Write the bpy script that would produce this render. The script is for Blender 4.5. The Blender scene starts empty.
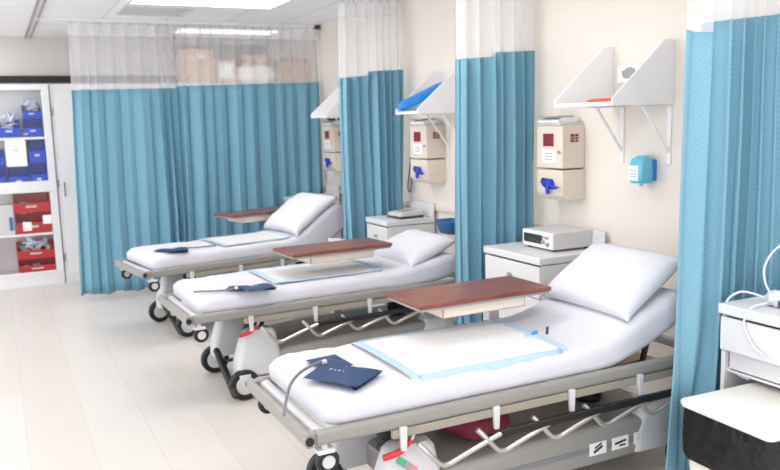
import bpy, bmesh, math, random
from mathutils import Vector, Matrix, noise
C = bpy.context.scene.collection
PI = math.pi
R = math.radians
random.seed(7)

# ------------------------------------------------------------------ materials
def srgb(r, g, b):
    f = lambda c: (c/255/12.92) if c <= 10 else (((c/255)+.055)/1.055)**2.4
    return (f(r), f(g), f(b), 1)

def mat(name, col, rough=.5, metal=0, noise_amt=0, noise_scale=20, bump=0, bump_scale=60, spec=.5, coat=0):
    m = bpy.data.materials.new(name); m.use_nodes = True
    nt = m.node_tree; b = nt.nodes['Principled BSDF']
    b.inputs['Base Color'].default_value = col
    b.inputs['Roughness'].default_value = rough
    b.inputs['Metallic'].default_value = metal
    b.inputs['Specular IOR Level'].default_value = spec
    b.inputs['Coat Weight'].default_value = coat
    tc = nt.nodes.new('ShaderNodeTexCoord')
    if noise_amt:
        n = nt.nodes.new('ShaderNodeTexNoise'); n.inputs['Scale'].default_value = noise_scale
        n.inputs['Detail'].default_value = 4
        nt.links.new(tc.outputs['Object'], n.inputs['Vector'])
        mr = nt.nodes.new('ShaderNodeMapRange')
        mr.inputs['To Min'].default_value = 1-noise_amt; mr.inputs['To Max'].default_value = 1+noise_amt
        nt.links.new(n.outputs['Fac'], mr.inputs['Value'])
        mx = nt.nodes.new('ShaderNodeVectorMath'); mx.operation = 'SCALE'
        mx.inputs[0].default_value = col[:3]
        nt.links.new(mr.outputs['Result'], mx.inputs['Scale'])
        nt.links.new(mx.outputs[0], b.inputs['Base Color'])
    if bump:
        n2 = nt.nodes.new('ShaderNodeTexNoise'); n2.inputs['Scale'].default_value = bump_scale
        nt.links.new(tc.outputs['Object'], n2.inputs['Vector'])
        bp = nt.nodes.new('ShaderNodeBump'); bp.inputs['Strength'].default_value = bump
        bp.inputs['Distance'].default_value = .02
        nt.links.new(n2.outputs['Fac'], bp.inputs['Height'])
        nt.links.new(bp.outputs['Normal'], b.inputs['Normal'])
    return m

M = {}
M['wall'] = mat('wall_paint', srgb(231, 223, 214), .7, noise_amt=.02, noise_scale=3, spec=.2)
M['wall_back'] = mat('back_wall_paint', srgb(216, 210, 206), .75, noise_amt=.02, noise_scale=3, spec=.2)
M['white'] = mat('white_laminate', srgb(236, 235, 236), .35, noise_amt=.015, noise_scale=5)
M['cab'] = mat('cabinet_laminate', srgb(220, 219, 220), .32, noise_amt=.015, noise_scale=5)
M['beige'] = mat('beige_enamel', srgb(226, 213, 198), .4, noise_amt=.02, noise_scale=8)
M['bed_frame'] = mat('bed_frame_enamel', srgb(146, 143, 138), .36, noise_amt=.03, noise_scale=10)
M['bed_strip'] = mat('bed_strip_enamel', srgb(156, 148, 136), .45, noise_amt=.04, noise_scale=14)
M['bed_white'] = mat('bed_white_plastic', srgb(208, 208, 210), .35, noise_amt=.02, noise_scale=9)
M['hood'] = mat('base_hood_plastic', srgb(150, 147, 143), .4, noise_amt=.03, noise_scale=6)
M['steel'] = mat('brushed_steel', srgb(196, 192, 188), .3, metal=.75, noise_amt=.03, noise_scale=30)
M['black'] = mat('black_rubber', srgb(26, 26, 28), .5)
M['dark'] = mat('dark_grey_plastic', srgb(66, 64, 66), .5)
M['grey'] = mat('grey_plastic', srgb(160, 158, 158), .45)
M['dgrey_panel'] = mat('grey_board', srgb(112, 107, 110), .6, noise_amt=.03, noise_scale=3)
M['lgrey'] = mat('light_grey_plastic', srgb(205, 203, 202), .4, noise_amt=.015)
M['sheet'] = mat('white_sheet', srgb(212, 211, 219), .85, noise_amt=.012, noise_scale=4, bump=.35, bump_scale=9, spec=.1)
M['pillow'] = mat('white_pillowcase', srgb(216, 215, 222), .85, bump=.3, bump_scale=11, spec=.1)
M['pad'] = mat('underpad_white', srgb(217, 216, 216), .8, noise_amt=.01, bump=.3, bump_scale=14, spec=.1)
M['pad_blue'] = mat('underpad_blue_edge', srgb(172, 198, 220), .7, noise_amt=.05, noise_scale=25)
M['navy'] = mat('navy_nylon', srgb(20, 56, 100), .6, noise_amt=.12, noise_scale=40, bump=.2, bump_scale=90)
M['print'] = mat('pale_print', srgb(170, 190, 220), .6)
M['tube_grey'] = mat('grey_tubing', srgb(112, 112, 118), .4)
M['tube_clear'] = mat('clear_tubing', srgb(214, 222, 230), .15, coat=.5)
M['red'] = mat('red_plastic', srgb(206, 38, 40), .35)
M['redbin'] = mat('red_bin_plastic', srgb(190, 18, 30), .35, noise_amt=.04)
M['bluebin'] = mat('blue_bin_plastic', srgb(8, 62, 196), .3, noise_amt=.04)
M['orange'] = mat('orange_plastic', srgb(232, 84, 40), .4)
M['green'] = mat('green_sticker', srgb(80, 190, 140), .5)
M['pink'] = mat('pink_sticker', srgb(226, 140, 160), .5)
M['maroon'] = mat('maroon_fabric', srgb(120, 38, 58), .8, noise_amt=.1, noise_scale=30)
M['darkred'] = mat('dark_red_label', srgb(138, 32, 44), .5, noise_amt=.1, noise_scale=60)
M['tan'] = mat('tan_board', srgb(206, 184, 150), .6, noise_amt=.05, noise_scale=8)
M['glove'] = mat('blue_gloves', srgb(40, 62, 196), .5, noise_amt=.15, noise_scale=40)
M['bag_blue'] = mat('blue_plastic_bag', srgb(40, 140, 226), .3, noise_amt=.2, noise_scale=18)
M['bag_white'] = mat('white_plastic_bag', srgb(240, 236, 230), .4, bump=.6, bump_scale=14)
M['basket'] = mat('blue_grey_plastic', srgb(44, 104, 158), .4)
M['card'] = mat('cardboard', srgb(208, 164, 130), .8, noise_amt=.05, noise_scale=12)
M['card_dark'] = mat('brown_cardboard', srgb(170, 122, 90), .8, noise_amt=.06, noise_scale=12)
M['card_in'] = mat('dark_flap_cardboard', srgb(112, 88, 78), .9)  # darker brown cardboard for the box flaps
M['label'] = mat('white_label', srgb(246, 246, 246), .6)
M['ink'] = mat('dark_ink', srgb(50, 50, 54), .6)
M['screen'] = mat('dark_display', srgb(52, 58, 60), .2)
M['packet'] = mat('clear_packets', srgb(206, 212, 222), .2, noise_amt=.3, noise_scale=60, coat=.3)
M['soap'] = mat('aqua_soap', srgb(96, 190, 218), .2, noise_amt=.06, coat=.4)
M['bin_bag'] = mat('black_bin_liner', srgb(12, 13, 16), .42, bump=.8, bump_scale=14)
M['bin_lid'] = mat('cream_bin_lid', srgb(234, 231, 224), .4, noise_amt=.02)
M['vent'] = mat('vent_grey', srgb(214, 212, 214), .6)
M['stripe'] = mat('grey_stripe', srgb(128, 130, 134), .5)
M['hook'] = mat('curtain_hook_metal', srgb(178, 176, 176), .4, metal=.4)

def ceiling_mat():
    m = mat('ceiling_tiles', srgb(238, 236, 236), .85, spec=.1)
    nt = m.node_tree; b = nt.nodes['Principled BSDF']
    tc = nt.nodes.new('ShaderNodeTexCoord')
    mp = nt.nodes.new('ShaderNodeMapping'); mp.inputs['Location'].default_value = (.16, .12, 0)
    br = nt.nodes.new('ShaderNodeTexBrick'); br.offset = 0
    br.inputs['Color1'].default_value = srgb(247, 246, 246); br.inputs['Color2'].default_value = srgb(243, 242, 242)
    br.inputs['Mortar'].default_value = srgb(226, 224, 224)
    br.inputs['Scale'].default_value = 1; br.inputs['Brick Width'].default_value = .61; br.inputs['Row Height'].default_value = .61
    br.inputs['Mortar Size'].default_value = .012; br.inputs['Mortar Smooth'].default_value = .3
    nt.links.new(tc.outputs['Object'], mp.inputs['Vector']); nt.links.new(mp.outputs[0], br.inputs['Vector'])
    nt.links.new(br.outputs['Color'], b.inputs['Base Color'])
    return m
M['ceiling'] = ceiling_mat()

def floor_mat():
    m = mat('vinyl_plank_floor', srgb(230, 222, 213), .32, spec=.4)
    nt = m.node_tree; b = nt.nodes['Principled BSDF']
    tc = nt.nodes.new('ShaderNodeTexCoord')
    mp = nt.nodes.new('ShaderNodeMapping')
    mp.inputs['Rotation'].default_value = (0, 0, R(90)); mp.inputs['Location'].default_value = (.4, .303, 0)
    br = nt.nodes.new('ShaderNodeTexBrick'); br.offset = .43
    br.inputs['Color1'].default_value = srgb(213, 207, 202); br.inputs['Color2'].default_value = srgb(208, 202, 196)
    br.inputs['Mortar'].default_value = srgb(198, 191, 185)
    br.inputs['Scale'].default_value = 1; br.inputs['Brick Width'].default_value = 2.2; br.inputs['Row Height'].default_value = .327
    br.inputs['Mortar Size'].default_value = .0035; br.inputs['Mortar Smooth'].default_value = .5; br.inputs['Bias'].default_value = 0
    nt.links.new(tc.outputs['Object'], mp.inputs['Vector']); nt.links.new(mp.outputs[0], br.inputs['Vector'])
    n = nt.nodes.new('ShaderNodeTexNoise'); n.inputs['Scale'].default_value = 3; n.inputs['Detail'].default_value = 5
    mp2 = nt.nodes.new('ShaderNodeMapping'); mp2.inputs['Scale'].default_value = (5, .6, 1)
    nt.links.new(tc.outputs['Object'], mp2.inputs['Vector']); nt.links.new(mp2.outputs[0], n.inputs['Vector'])
    mr = nt.nodes.new('ShaderNodeMapRange'); mr.inputs['To Min'].default_value = .96; mr.inputs['To Max'].default_value = 1.04
    nt.links.new(n.outputs['Fac'], mr.inputs['Value'])
    sc = nt.nodes.new('ShaderNodeVectorMath'); sc.operation = 'SCALE'
    nt.links.new(br.outputs['Color'], sc.inputs[0]); nt.links.new(mr.outputs['Result'], sc.inputs['Scale'])
    nt.links.new(sc.outputs[0], b.inputs['Base Color'])
    return m
M['floor'] = floor_mat()

def wood_mat():
    m = mat('red_brown_wood', srgb(132, 66, 50), .28, spec=.5)
    nt = m.node_tree; b = nt.nodes['Principled BSDF']
    tc = nt.nodes.new('ShaderNodeTexCoord'); mp = nt.nodes.new('ShaderNodeMapping')
    mp.inputs['Scale'].default_value = (2, 26, 26)
    n = nt.nodes.new('ShaderNodeTexNoise'); n.inputs['Scale'].default_value = 2.5; n.inputs['Detail'].default_value = 6
    cr = nt.nodes.new('ShaderNodeValToRGB')
    cr.color_ramp.elements[0].color = srgb(106, 57, 45); cr.color_ramp.elements[1].color = srgb(146, 84, 67)
    cr.color_ramp.elements[0].position = .3; cr.color_ramp.elements[1].position = .7
    nt.links.new(tc.outputs['Object'], mp.inputs['Vector']); nt.links.new(mp.outputs[0], n.inputs['Vector'])
    nt.links.new(n.outputs['Fac'], cr.inputs['Fac']); nt.links.new(cr.outputs['Color'], b.inputs['Base Color'])
    return m
M['wood'] = wood_mat()

def curtain_mat():
    """blue woven cloth with a herringbone weave; UV in metres"""
    m = mat('blue_curtain_cloth', srgb(112, 176, 204), .8, spec=.15)
    nt = m.node_tree; b = nt.nodes['Principled BSDF']; L = nt.links
    uv = nt.nodes.new('ShaderNodeUVMap'); uv.uv_map = 'UVMap'
    sep = nt.nodes.new('ShaderNodeSeparateXYZ'); L.new(uv.outputs[0], sep.inputs[0])
    def math_(op, a, b_=None):
        n = nt.nodes.new('ShaderNodeMath'); n.operation = op
        for i, v in enumerate((a, b_)):
            if v is None: continue
            if isinstance(v, (int, float)): n.inputs[i].default_value = v
            else: L.new(v, n.inputs[i])
        return n.outputs[0]
    tri = math_('PINGPONG', sep.outputs[0], .06)
    ph = math_('MULTIPLY', math_('ADD', sep.outputs[1], math_('MULTIPLY', tri, .8)), 2*PI/.024)
    s = math_('SINE', ph)
    fac = math_('MULTIPLY_ADD', s, .5); nt.nodes[-1].inputs[2].default_value = .5
    mx = nt.nodes.new('ShaderNodeMix'); mx.data_type = 'RGBA'
    mx.inputs['A'].default_value = srgb(128, 177, 198); mx.inputs['B'].default_value = srgb(137, 184, 204)
    L.new(fac, mx.inputs['Factor']); L.new(mx.outputs['Result'], b.inputs['Base Color'])
    tr = nt.nodes.new('ShaderNodeBsdfTranslucent'); tr.inputs['Color'].default_value = srgb(128, 180, 202)
    ms = nt.nodes.new('ShaderNodeMixShader'); ms.inputs[0].default_value = .12
    L.new(b.outputs[0], ms.inputs[1]); L.new(tr.outputs[0], ms.inputs[2])
    L.new(ms.outputs[0], nt.nodes['Material Output'].inputs['Surface'])
    return m
M['curtain'] = curtain_mat()

def net_mat(name, opacity):
    m = mat(name, srgb(244, 243, 244), .8, spec=.1)
    nt = m.node_tree; b = nt.nodes['Principled BSDF']; L = nt.links
    t = nt.nodes.new('ShaderNodeBsdfTransparent')
    tl = nt.nodes.new('ShaderNodeBsdfTranslucent'); tl.inputs['Color'].default_value = srgb(244, 243, 244)
    m1 = nt.nodes.new('ShaderNodeMixShader'); m1.inputs[0].default_value = .4
    L.new(b.outputs[0], m1.inputs[1]); L.new(tl.outputs[0], m1.inputs[2])
    m2 = nt.nodes.new('ShaderNodeMixShader'); m2.inputs[0].default_value = opacity
    L.new(t.outputs[0], m2.inputs[1]); L.new(m1.outputs[0], m2.inputs[2])
    L.new(m2.outputs[0], nt.nodes['Material Output'].inputs['Surface'])
    return m
M['net'] = net_mat('white_curtain_net', .48)
M['header'] = net_mat('white_curtain_header', .75)

def glass_mat():
    m = bpy.data.materials.new('door_glass'); m.use_nodes = True
    nt = m.node_tree; nt.nodes.remove(nt.nodes['Principled BSDF'])
    t = nt.nodes.new('ShaderNodeBsdfTransparent'); g = nt.nodes.new('ShaderNodeBsdfGlossy'); g.inputs['Roughness'].default_value = .05
    ms = nt.nodes.new('ShaderNodeMixShader'); ms.inputs[0].default_value = .015
    nt.links.new(t.outputs[0], ms.inputs[1]); nt.links.new(g.outputs[0], ms.inputs[2])
    nt.links.new(ms.outputs[0], nt.nodes['Material Output'].inputs['Surface'])
    return m
M['glass'] = glass_mat()

def emit_mat(name, s):
    m = bpy.data.materials.new(name); m.use_nodes = True
    b = m.node_tree.nodes['Principled BSDF']
    b.inputs['Base Color'].default_value = (1, 1, 1, 1)
    b.inputs['Emission Color'].default_value = (1, .98, .96, 1); b.inputs['Emission Strength'].default_value = s
    return m
M['lamp'] = emit_mat('lamp_diffuser', 5.5)
M['lamp_fill'] = emit_mat('added_fill_diffuser', 1.5)  # weak glow for the added panel behind the wide curtain

# ------------------------------------------------------------------ mesh helpers
def box(bm, x0, x1, y0, y1, z0, z1, mtx=None):
    vs = [bm.verts.new((x, y, z)) for x in (x0, x1) for y in (y0, y1) for z in (z0, z1)]
    for f in ((0, 1, 3, 2), (4, 6, 7, 5), (0, 4, 5, 1), (2, 3, 7, 6), (0, 2, 6, 4), (1, 5, 7, 3)):
        bm.faces.new([vs[i] for i in f])
    if mtx is not None:
        for v in vs: v.co = mtx @ v.co
    return vs

def frame_of(d):
    d = d.normalized()
    a = Vector((0, 0, 1)) if abs(d.z) < .9 else Vector((1, 0, 0))
    u = d.cross(a).normalized(); return u, d.cross(u).normalized()

def tube(bm, pts, r, seg=8, smooth=0):
    P = [Vector(p) for p in pts]
    if smooth:
        Q = []
        for i in range(len(P)-1):
            p0, p1, p2, p3 = P[max(i-1, 0)], P[i], P[i+1], P[min(i+2, len(P)-1)]
            for k in range(smooth):
                t = k/smooth
                Q.append(.5*((2*p1)+(p2-p0)*t+(2*p0-5*p1+4*p2-p3)*t*t+(3*p1-p0-3*p2+p3)*t**3))
        Q.append(P[-1]); P = Q
    rs = r if isinstance(r, (list, tuple)) else [r]*len(P)
    if len(rs) != len(P):
        m = len(rs)-1; n_ = len(P)-1
        rs = [rs[min(int(i*m/n_), m-1)]+(rs[min(int(i*m/n_), m-1)+1]-rs[min(int(i*m/n_), m-1)])*(i*m/n_-min(int(i*m/n_), m-1)) for i in range(len(P))]
    rings = []; u = None
    for i, p in enumerate(P):
        d = (P[min(i+1, len(P)-1)]-P[max(i-1, 0)])
        if u is None: u, v = frame_of(d)
        else:
            d.normalize(); u = (u-d*u.dot(d)).normalized(); v = d.cross(u)
        rings.append([bm.verts.new(p+(u*math.cos(a)+v*math.sin(a))*rs[i]) for a in [2*PI*k/seg for k in range(seg)]])
    for a, b in zip(rings, rings[1:]):
        for k in range(seg): bm.faces.new((a[k], a[(k+1) % seg], b[(k+1) % seg], b[k]))
    bm.faces.new(rings[0][::-1]); bm.faces.new(rings[-1])

def cyl(bm, p0, p1, r0, r1=None, seg=20): tube(bm, [p0, p1], [r0, r1 if r1 is not None else r0], seg)

def prism(bm, poly, axis, a0, a1):
    """poly: 2d outline in the two remaining axes, extruded along axis from a0 to a1"""
    def pt(p, a):
        return {'x': (a, p[0], p[1]), 'y': (p[0], a, p[1]), 'z': (p[0], p[1], a)}[axis]
    A = [bm.verts.new(pt(p, a0)) for p in poly]; B = [bm.verts.new(pt(p, a1)) for p in poly]
    n = len(poly)
    bm.faces.new(A); bm.faces.new(B[::-1])
    for i in range(n): bm.faces.new((A[i], B[i], B[(i+1) % n], A[(i+1) % n]))

def loft(bm, rings):
    V = [[bm.verts.new(p) for p in r] for r in rings]; n = len(V[0])
    for a, b in zip(V, V[1:]):
        for k in range(n): bm.faces.new((a[k], a[(k+1) % n], b[(k+1) % n], b[k]))
    bm.faces.new(V[0][::-1]); bm.faces.new(V[-1])

def rrect(w, h, r, n=5):
    """rounded rectangle outline centred on 0"""
    r = min(r, w/2-1e-4, h/2-1e-4); out = []
    for cx, cy, a0 in ((w/2-r, h/2-r, 0), (-w/2+r, h/2-r, 90), (-w/2+r, -h/2+r, 180), (w/2-r, -h/2+r, 270)):
        for k in range(n+1):
            a = R(a0+90*k/n); out.append((cx+r*math.cos(a), cy+r*math.sin(a)))
    return out

def blob(bm, c, s, seed=0, rough=.25, nu=20, nv=12, power=1.0):
    """lumpy closed body"""
    c = Vector(c); rows = []
    for j in range(1, nv):
        th = PI*j/nv; row = []
        for i in range(nu):
            ph = 2*PI*i/nu
            d = Vector((math.sin(th)*math.cos(ph), math.sin(th)*math.sin(ph), math.cos(th)))
            k = 1+rough*noise.noise(d*2.3+Vector((seed*7.1, seed*3.3, 0)))+rough*.5*noise.noise(d*6+Vector((0, seed*5, 1)))
            q = Vector([math.copysign(abs(e)**power, e) for e in d])
            row.append(bm.verts.new(c+Vector((q.x*s[0], q.y*s[1], q.z*s[2]))*k))
        rows.append(row)
    t = bm.verts.new(c+Vector((0, 0, s[2]))); b = bm.verts.new(c-Vector((0, 0, s[2])))
    for i in range(nu):
        j = (i+1) % nu
        bm.faces.new((t, rows[0][i], rows[0][j])); bm.faces.new((b, rows[-1][j], rows[-1][i]))
        for a, d in zip(rows, rows[1:]): bm.faces.new((a[i], d[i], d[j], a[j]))

def BM(): return bmesh.new()

def obj(name, bm, m, parent=None, bevel=0, bseg=2, subd=0, solid=0, ang=35, keep_normals=False):
    if not keep_normals: bmesh.ops.recalc_face_normals(bm, faces=bm.faces)
    me = bpy.data.meshes.new(name); bm.to_mesh(me); bm.free()
    o = bpy.data.objects.new(name, me); C.objects.link(o)
    for mm in (m if isinstance(m, (list, tuple)) else [m]): me.materials.append(M[mm])
    for p in me.polygons: p.use_smooth = True
    me.set_sharp_from_angle(angle=R(ang))
    if parent: o.parent = parent
    if solid:
        s = o.modifiers.new('Solidify', 'SOLIDIFY'); s.thickness = solid; s.offset = 0
    if bevel:
        b = o.modifiers.new('Bevel', 'BEVEL'); b.width = bevel; b.segments = bseg; b.limit_method = 'ANGLE'; b.angle_limit = R(40)
        b.harden_normals = False
    if subd:
        s = o.modifiers.new('Subsurf', 'SUBSURF'); s.levels = subd; s.render_levels = subd
    return o

def thing(name, label, cat, loc=(0, 0, 0), rotz=0, group=None):
    o = bpy.data.objects.new(name, None); C.objects.link(o)
    o.location = loc; o.rotation_euler = (0, 0, rotz); o.empty_display_size = .1
    o['label'] = label; o['category'] = cat
    if group: o['group'] = group
    return o
def tag(o, label, cat, group=None):
    o['label'] = label; o['category'] = cat
    if group: o['group'] = group
    return o
def struct(name, bm, m, **k):
    o = obj(name, bm, m, **k); o['kind'] = 'structure'; return o
def dup(root, loc, rotz, label):
    r = root.copy(); C.objects.link(r); r.location = loc; r.rotation_euler = (0, 0, rotz); r['label'] = label
    for ch in list(root.children):
        c = ch.copy(); C.objects.link(c); c.parent = r
        for g in list(ch.children):
            d = g.copy(); C.objects.link(d); d.parent = c
    return r

# ------------------------------------------------------------------ the room
XW, CEIL, YB = 3.36, 2.82, 10.2
YEND = 8.56
bm = BM(); box(bm, -3.2, 4.5, -1.2, 10.4, -.1, 0); struct('floor', bm, 'floor')
bm = BM(); box(bm, -3.2, 4.5, -1.2, 10.4, CEIL, CEIL+.1); struct('ceiling', bm, 'ceiling')
bm = BM(); box(bm, XW, XW+.14, -1.2, YEND, 0, CEIL); struct('wall_right', bm, 'wall')
bm = BM(); box(bm, -3.2, 4.4, YB, YB+.14, 0, CEIL); struct('wall_back', bm, 'wall_back')
bm = BM(); box(bm, 4.3, 4.44, YEND, YB, 0, CEIL); struct('wall_alcove', bm, 'wall')
bm = BM(); box(bm, XW-.014, XW, -1.2, YEND, 0, .1); struct('baseboard_right', bm, 'cab', bevel=.003)
bm = BM(); box(bm, -3.2, 3.0, YB-.06, YB, 2.30, 2.376); struct('trim_1', bm, 'black', bevel=.004)      # black strip along the wall above the cabinets
bm = BM(); box(bm, XW-.022, XW, 3.85, YEND, .975, 1.02); struct('trim_2', bm, 'beige', bevel=.008)      # bumper rail
for x in (.43, .485):
    bm = BM(); box(bm, x-.008, x+.008, 4.0, YB, CEIL-.018, CEIL); struct('trim_3' if x < .45 else 'trim_4', bm, 'grey', bevel=.002)
bm = BM(); box(bm, 2.12, 3.30, YB-.03, YB, 2.50, 2.765); struct('trim_5', bm, 'dgrey_panel', bevel=.004)

# ceiling lights
def ceiling_light(x0, x1, y0, y1, label, m='lamp'):
    t = thing('ceiling_light', label, 'ceiling light', ((x0+x1)/2, (y0+y1)/2, CEIL), 0, 'recessed ceiling lights')
    w, d = (x1-x0)/2, (y1-y0)/2
    bm = BM()
    for a in ((-w, w, -d, -d+.03), (-w, w, d-.03, d), (-w, -w+.03, -d+.03, d-.03), (w-.03, w, -d+.03, d-.03)):
        box(bm, a[0], a[1], a[2], a[3], -.02, 0)
    obj('frame', bm, 'white', t, bevel=.003)
    bm = BM(); box(bm, -w+.03, w-.03, -d+.03, d-.03, -.012, -.002); obj('diffuser', bm, m, t)
ceiling_light(1.12, 2.42, 6.55, 7.26, 'bright rectangular ceiling light in front of the far curtains')
ceiling_light(1.12, 2.42, 4.0, 4.7, 'ceiling light above the foot of the middle bed')
ceiling_light(1.12, 2.42, 1.3, 2.0, 'ceiling light above the foot of the nearest bed')
ceiling_light(-1.6, -.3, 6.55, 7.26, 'ceiling light over the open floor by the storage cabinet')
ceiling_light(-1.5, -.2, 9.05, 9.75, 'added ceiling light near the back wall, brightening the storage cabinet')  # added out of view to brighten the back of the room
ceiling_light(1.9, 3.1, 8.85, 9.4, 'added dim light panel brightening the wall behind the wide curtain', 'lamp_fill')  # added fill to lift the dim back wall; no known fixture here
ceiling_light(-1.6, -.3, 4.0, 4.7, 'ceiling light over the middle of the open floor')
ceiling_light(-1.6, -.3, 1.3, 2.0, 'ceiling light over the near open floor')

t = thing('ceiling_vent', 'grey slatted air vent in the ceiling beyond the light', 'vent', (1.44, 7.72, CEIL))
bm = BM()
for a in ((-.31, .31, -.28, -.25), (-.31, .31, .25, .28), (-.31, -.28, -.25, .25), (.28, .31, -.25, .25)): box(bm, *a, -.016, 0)
obj('frame', bm, 'vent', t, bevel=.003)
bm = BM()
for k in range(12):
    y = -.23+k*.042
    box(bm, -.28, .28, y-.013, y+.013, -.004, 0, Matrix.Translation((0, 0, -.006)))
obj('slats', bm, 'vent', t)
bm = BM(); box(bm, -.28, .28, -.25, .25, -.002, 0); obj('backing', bm, 'grey', t)

# curtain tracks
def track(name, x0, x1, y0, y1, label, x_end_cap=None):
    t = thing('curtain_track', label, 'curtain track', (0, 0, CEIL), 0, 'ceiling curtain tracks')
    bm = BM(); box(bm, x0, x1, y0, y1, -.028, 0); obj('rail', bm, 'white', t, bevel=.004)
    if x_end_cap:
        bm = BM(); box(bm, x1, x1+.06, y0-.008, y1+.008, -.045, 0); obj('end_cap', bm, 'dark', t, bevel=.004)
track('a', .46, 3.29, 8.415, 8.445, 'white ceiling track carrying the far curtains, dark end cap at wall', True)
track('b', .6, 3.30, 6.445, 6.475, 'white ceiling track of the second curtain stack from the back')
track('c', .6, 3.30, 4.465, 4.495, 'white ceiling track of the curtain between the two nearest beds')
track('d', .6, 3.30, 2.485, 2.515, 'white ceiling track of the nearest curtain at right')

# ------------------------------------------------------------------ privacy curtains
def curtain(label, xt, xb, yt, yb, zb, zt, nf, amp, seed, ztrack=CEIL-.05, header=True, group='blue privacy curtains', flat=0., nv=16):
    """xt, xb: (left, right) x at the top and the bottom; yt, yb: y at left and right; zt: top of cloth at left and right; nf folds"""
    rnd = random.Random(seed)
    t = thing('privacy_curtain', label, 'curtain', (0, 0, 0), 0, group)
    nu = max(24, int(nf*14))
    ks = [(rnd.uniform(.6, 1.3), rnd.uniform(0, 6.28)) for _ in range(60)]
    # fold centres with uneven widths
    w = [rnd.uniform(.6, 1.5) for _ in range(int(math.ceil(nf))+1)]
    tot = sum(w); cum = [0]
    for a in w: cum.append(cum[-1]+a/tot)
    def phase(s):
        for i in range(len(w)):
            if s <= cum[i+1]+1e-9: return i+(s-cum[i])/(cum[i+1]-cum[i])
        return len(w)
    def P(s, z):
        f = max(0, min(1, (ztrack-z)/(ztrack-zb)))            # 0 at the track, 1 at the hem
        x0 = xt[0]+(xb[0]-xt[0])*f; x1 = xt[1]+(xb[1]-xt[1])*f
        ph = phase(s); i = int(min(ph, len(w)-1)); ph *= max(nf, .5)/len(w)*(1.12 if nf > 2 else 1)
        a = amp*ks[i][0]*(.75+.5*f)*(1-flat*(s < .5))
        drift = .35*noise.noise(Vector((s*nf*.6, f*1.3, seed)))*f
        ang = 2*PI*(ph+drift)
        sx = (x1-x0)/max(nf, 1)
        y = yt[0]+(yt[1]-yt[0])*s + (yb-yt[0])*0*f + a*(math.sin(ang)+.25*math.sin(2*ang+ks[i][1]))
        y += .02*noise.noise(Vector((s*nf*.5, f*2.2, seed+9)))
        x = x0+(x1-x0)*s+.16*sx*math.sin(2*ang+.6)*(.6+.4*f)*(1-flat)
        return Vector((x, y, z))
    def sheet(zlo, zhi, n):
        bm = BM(); uvl = bm.loops.layers.uv.new('UVMap'); G = []
        arc = [0]
        for i in range(nu):
            arc.append(arc[-1]+(P((i+1)/nu, 1.2)-P(i/nu, 1.2)).length)
        for j in range(n+1):
            row = []
            for i in range(nu+1):
                s = i/nu; lo = zlo(s); hi = zhi(s); z = lo+(hi-lo)*j/n
                row.append(bm.verts.new(P(s, z)))
            G.append(row)
        for j in range(n):
            for i in range(nu):
                f = bm.faces.new((G[j][i], G[j][i+1], G[j+1][i+1], G[j+1][i]))
                for lp, (a, b) in zip(f.loops, ((i, j), (i+1, j), (i+1, j+1), (i, j+1))):
                    lp[uvl].uv = (arc[a], G[b][a].co.z)
        return bm
    top = lambda s: zt[0]+(zt[1]-zt[0])*s
    hem = lambda s: zb+.012*math.sin(s*nf*3)
    obj('cloth', sheet(hem, top, nv), 'curtain', t, solid=.003, ang=180, keep_normals=True)
    obj('net_top', sheet(top, lambda s: ztrack-.11, 6), 'net', t, ang=180, keep_normals=True)
    obj('header_tape', sheet(lambda s: ztrack-.115, lambda s: ztrack-.004, 2), 'header', t, ang=180, keep_normals=True)
    n = max(4, int(abs(xt[1]-xt[0])/.085))
    for k in range(n):
        s = (k+.5)/n; p = P(s, ztrack)
        yr = yt[0]+(yt[1]-yt[0])*s
        bm = BM(); tube(bm, [(p.x, yr, CEIL-.015), (p.x, yr, ztrack+.012), (p.x, p.y, ztrack-.012)], .0035, 6)
        obj('hook', bm, 'hook', t)
    return t

curtain('wide blue curtain with net top nearest the storage cabinet', (.735, 1.745), (.645, 1.74), (8.43, 8.43), 8.43, .085, (2.133, 2.145), 7, .046, 3)
curtain('wide blue curtain with net top reaching the beige wall behind the farthest bed', (1.75, 3.335), (1.70, 3.33), (8.42, 8.44), 8.43, .085, (2.166, 2.198), 10, .05, 5)
curtain('paler left panel of the blue curtain stack between the two farthest beds', (2.765, 2.985), (2.745, 3.02), (6.50, 6.44), 6.46, .10, (2.132, 2.150), 2.5, .045, 11)
curtain('wall-side panel of the blue curtain stack between the two farthest beds', (2.985, 3.30), (2.975, 3.30), (6.40, 6.36), 6.4, .10, (2.180, 2.196), 4, .05, 12)
curtain('left panel of the blue curtain stack behind the nearest bed table', (2.755, 2.985), (2.735, 2.99), (4.52, 4.46), 4.48, .10, (2.134, 2.148), 2.5, .05, 13)
curtain('wall-side panel of the blue curtain stack beside the sharps box', (2.985, 3.30), (2.985, 3.30), (4.45, 4.43), 4.42, .10, (2.174, 2.188), 4, .046, 14)
curtain('smooth herringbone panel at the left edge of the nearest blue curtain', (2.580, 2.725), (2.505, 2.65), (2.43, 2.43), 2.43, .06, (2.083, 2.078), .6, .016, 21)
curtain('gathered nearest blue curtain hanging behind the waste bin', (2.845, 3.34), (2.75, 3.34), (2.525, 2.52), 2.52, .06, (2.134, 2.19), 5.5, .052, 23)

# ------------------------------------------------------------------ hospital stretchers
def mattress_profile(pivot, ang, length, r=.35):
    """centre line of the deck: list of (x, z, tilt) from the foot"""
    out = []; x = z = 0.; a = 0.; s = 0.; n = 60; ds = length/n
    for i in range(n+1):
        out.append((x, z, a))
        s += ds
        k = max(0, min(1, (s-(pivot-r/2))/r)); a = R(ang)*k*k*(3-2*k)
        x += ds*math.cos(a); z += ds*math.sin(a)
    return out

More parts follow.
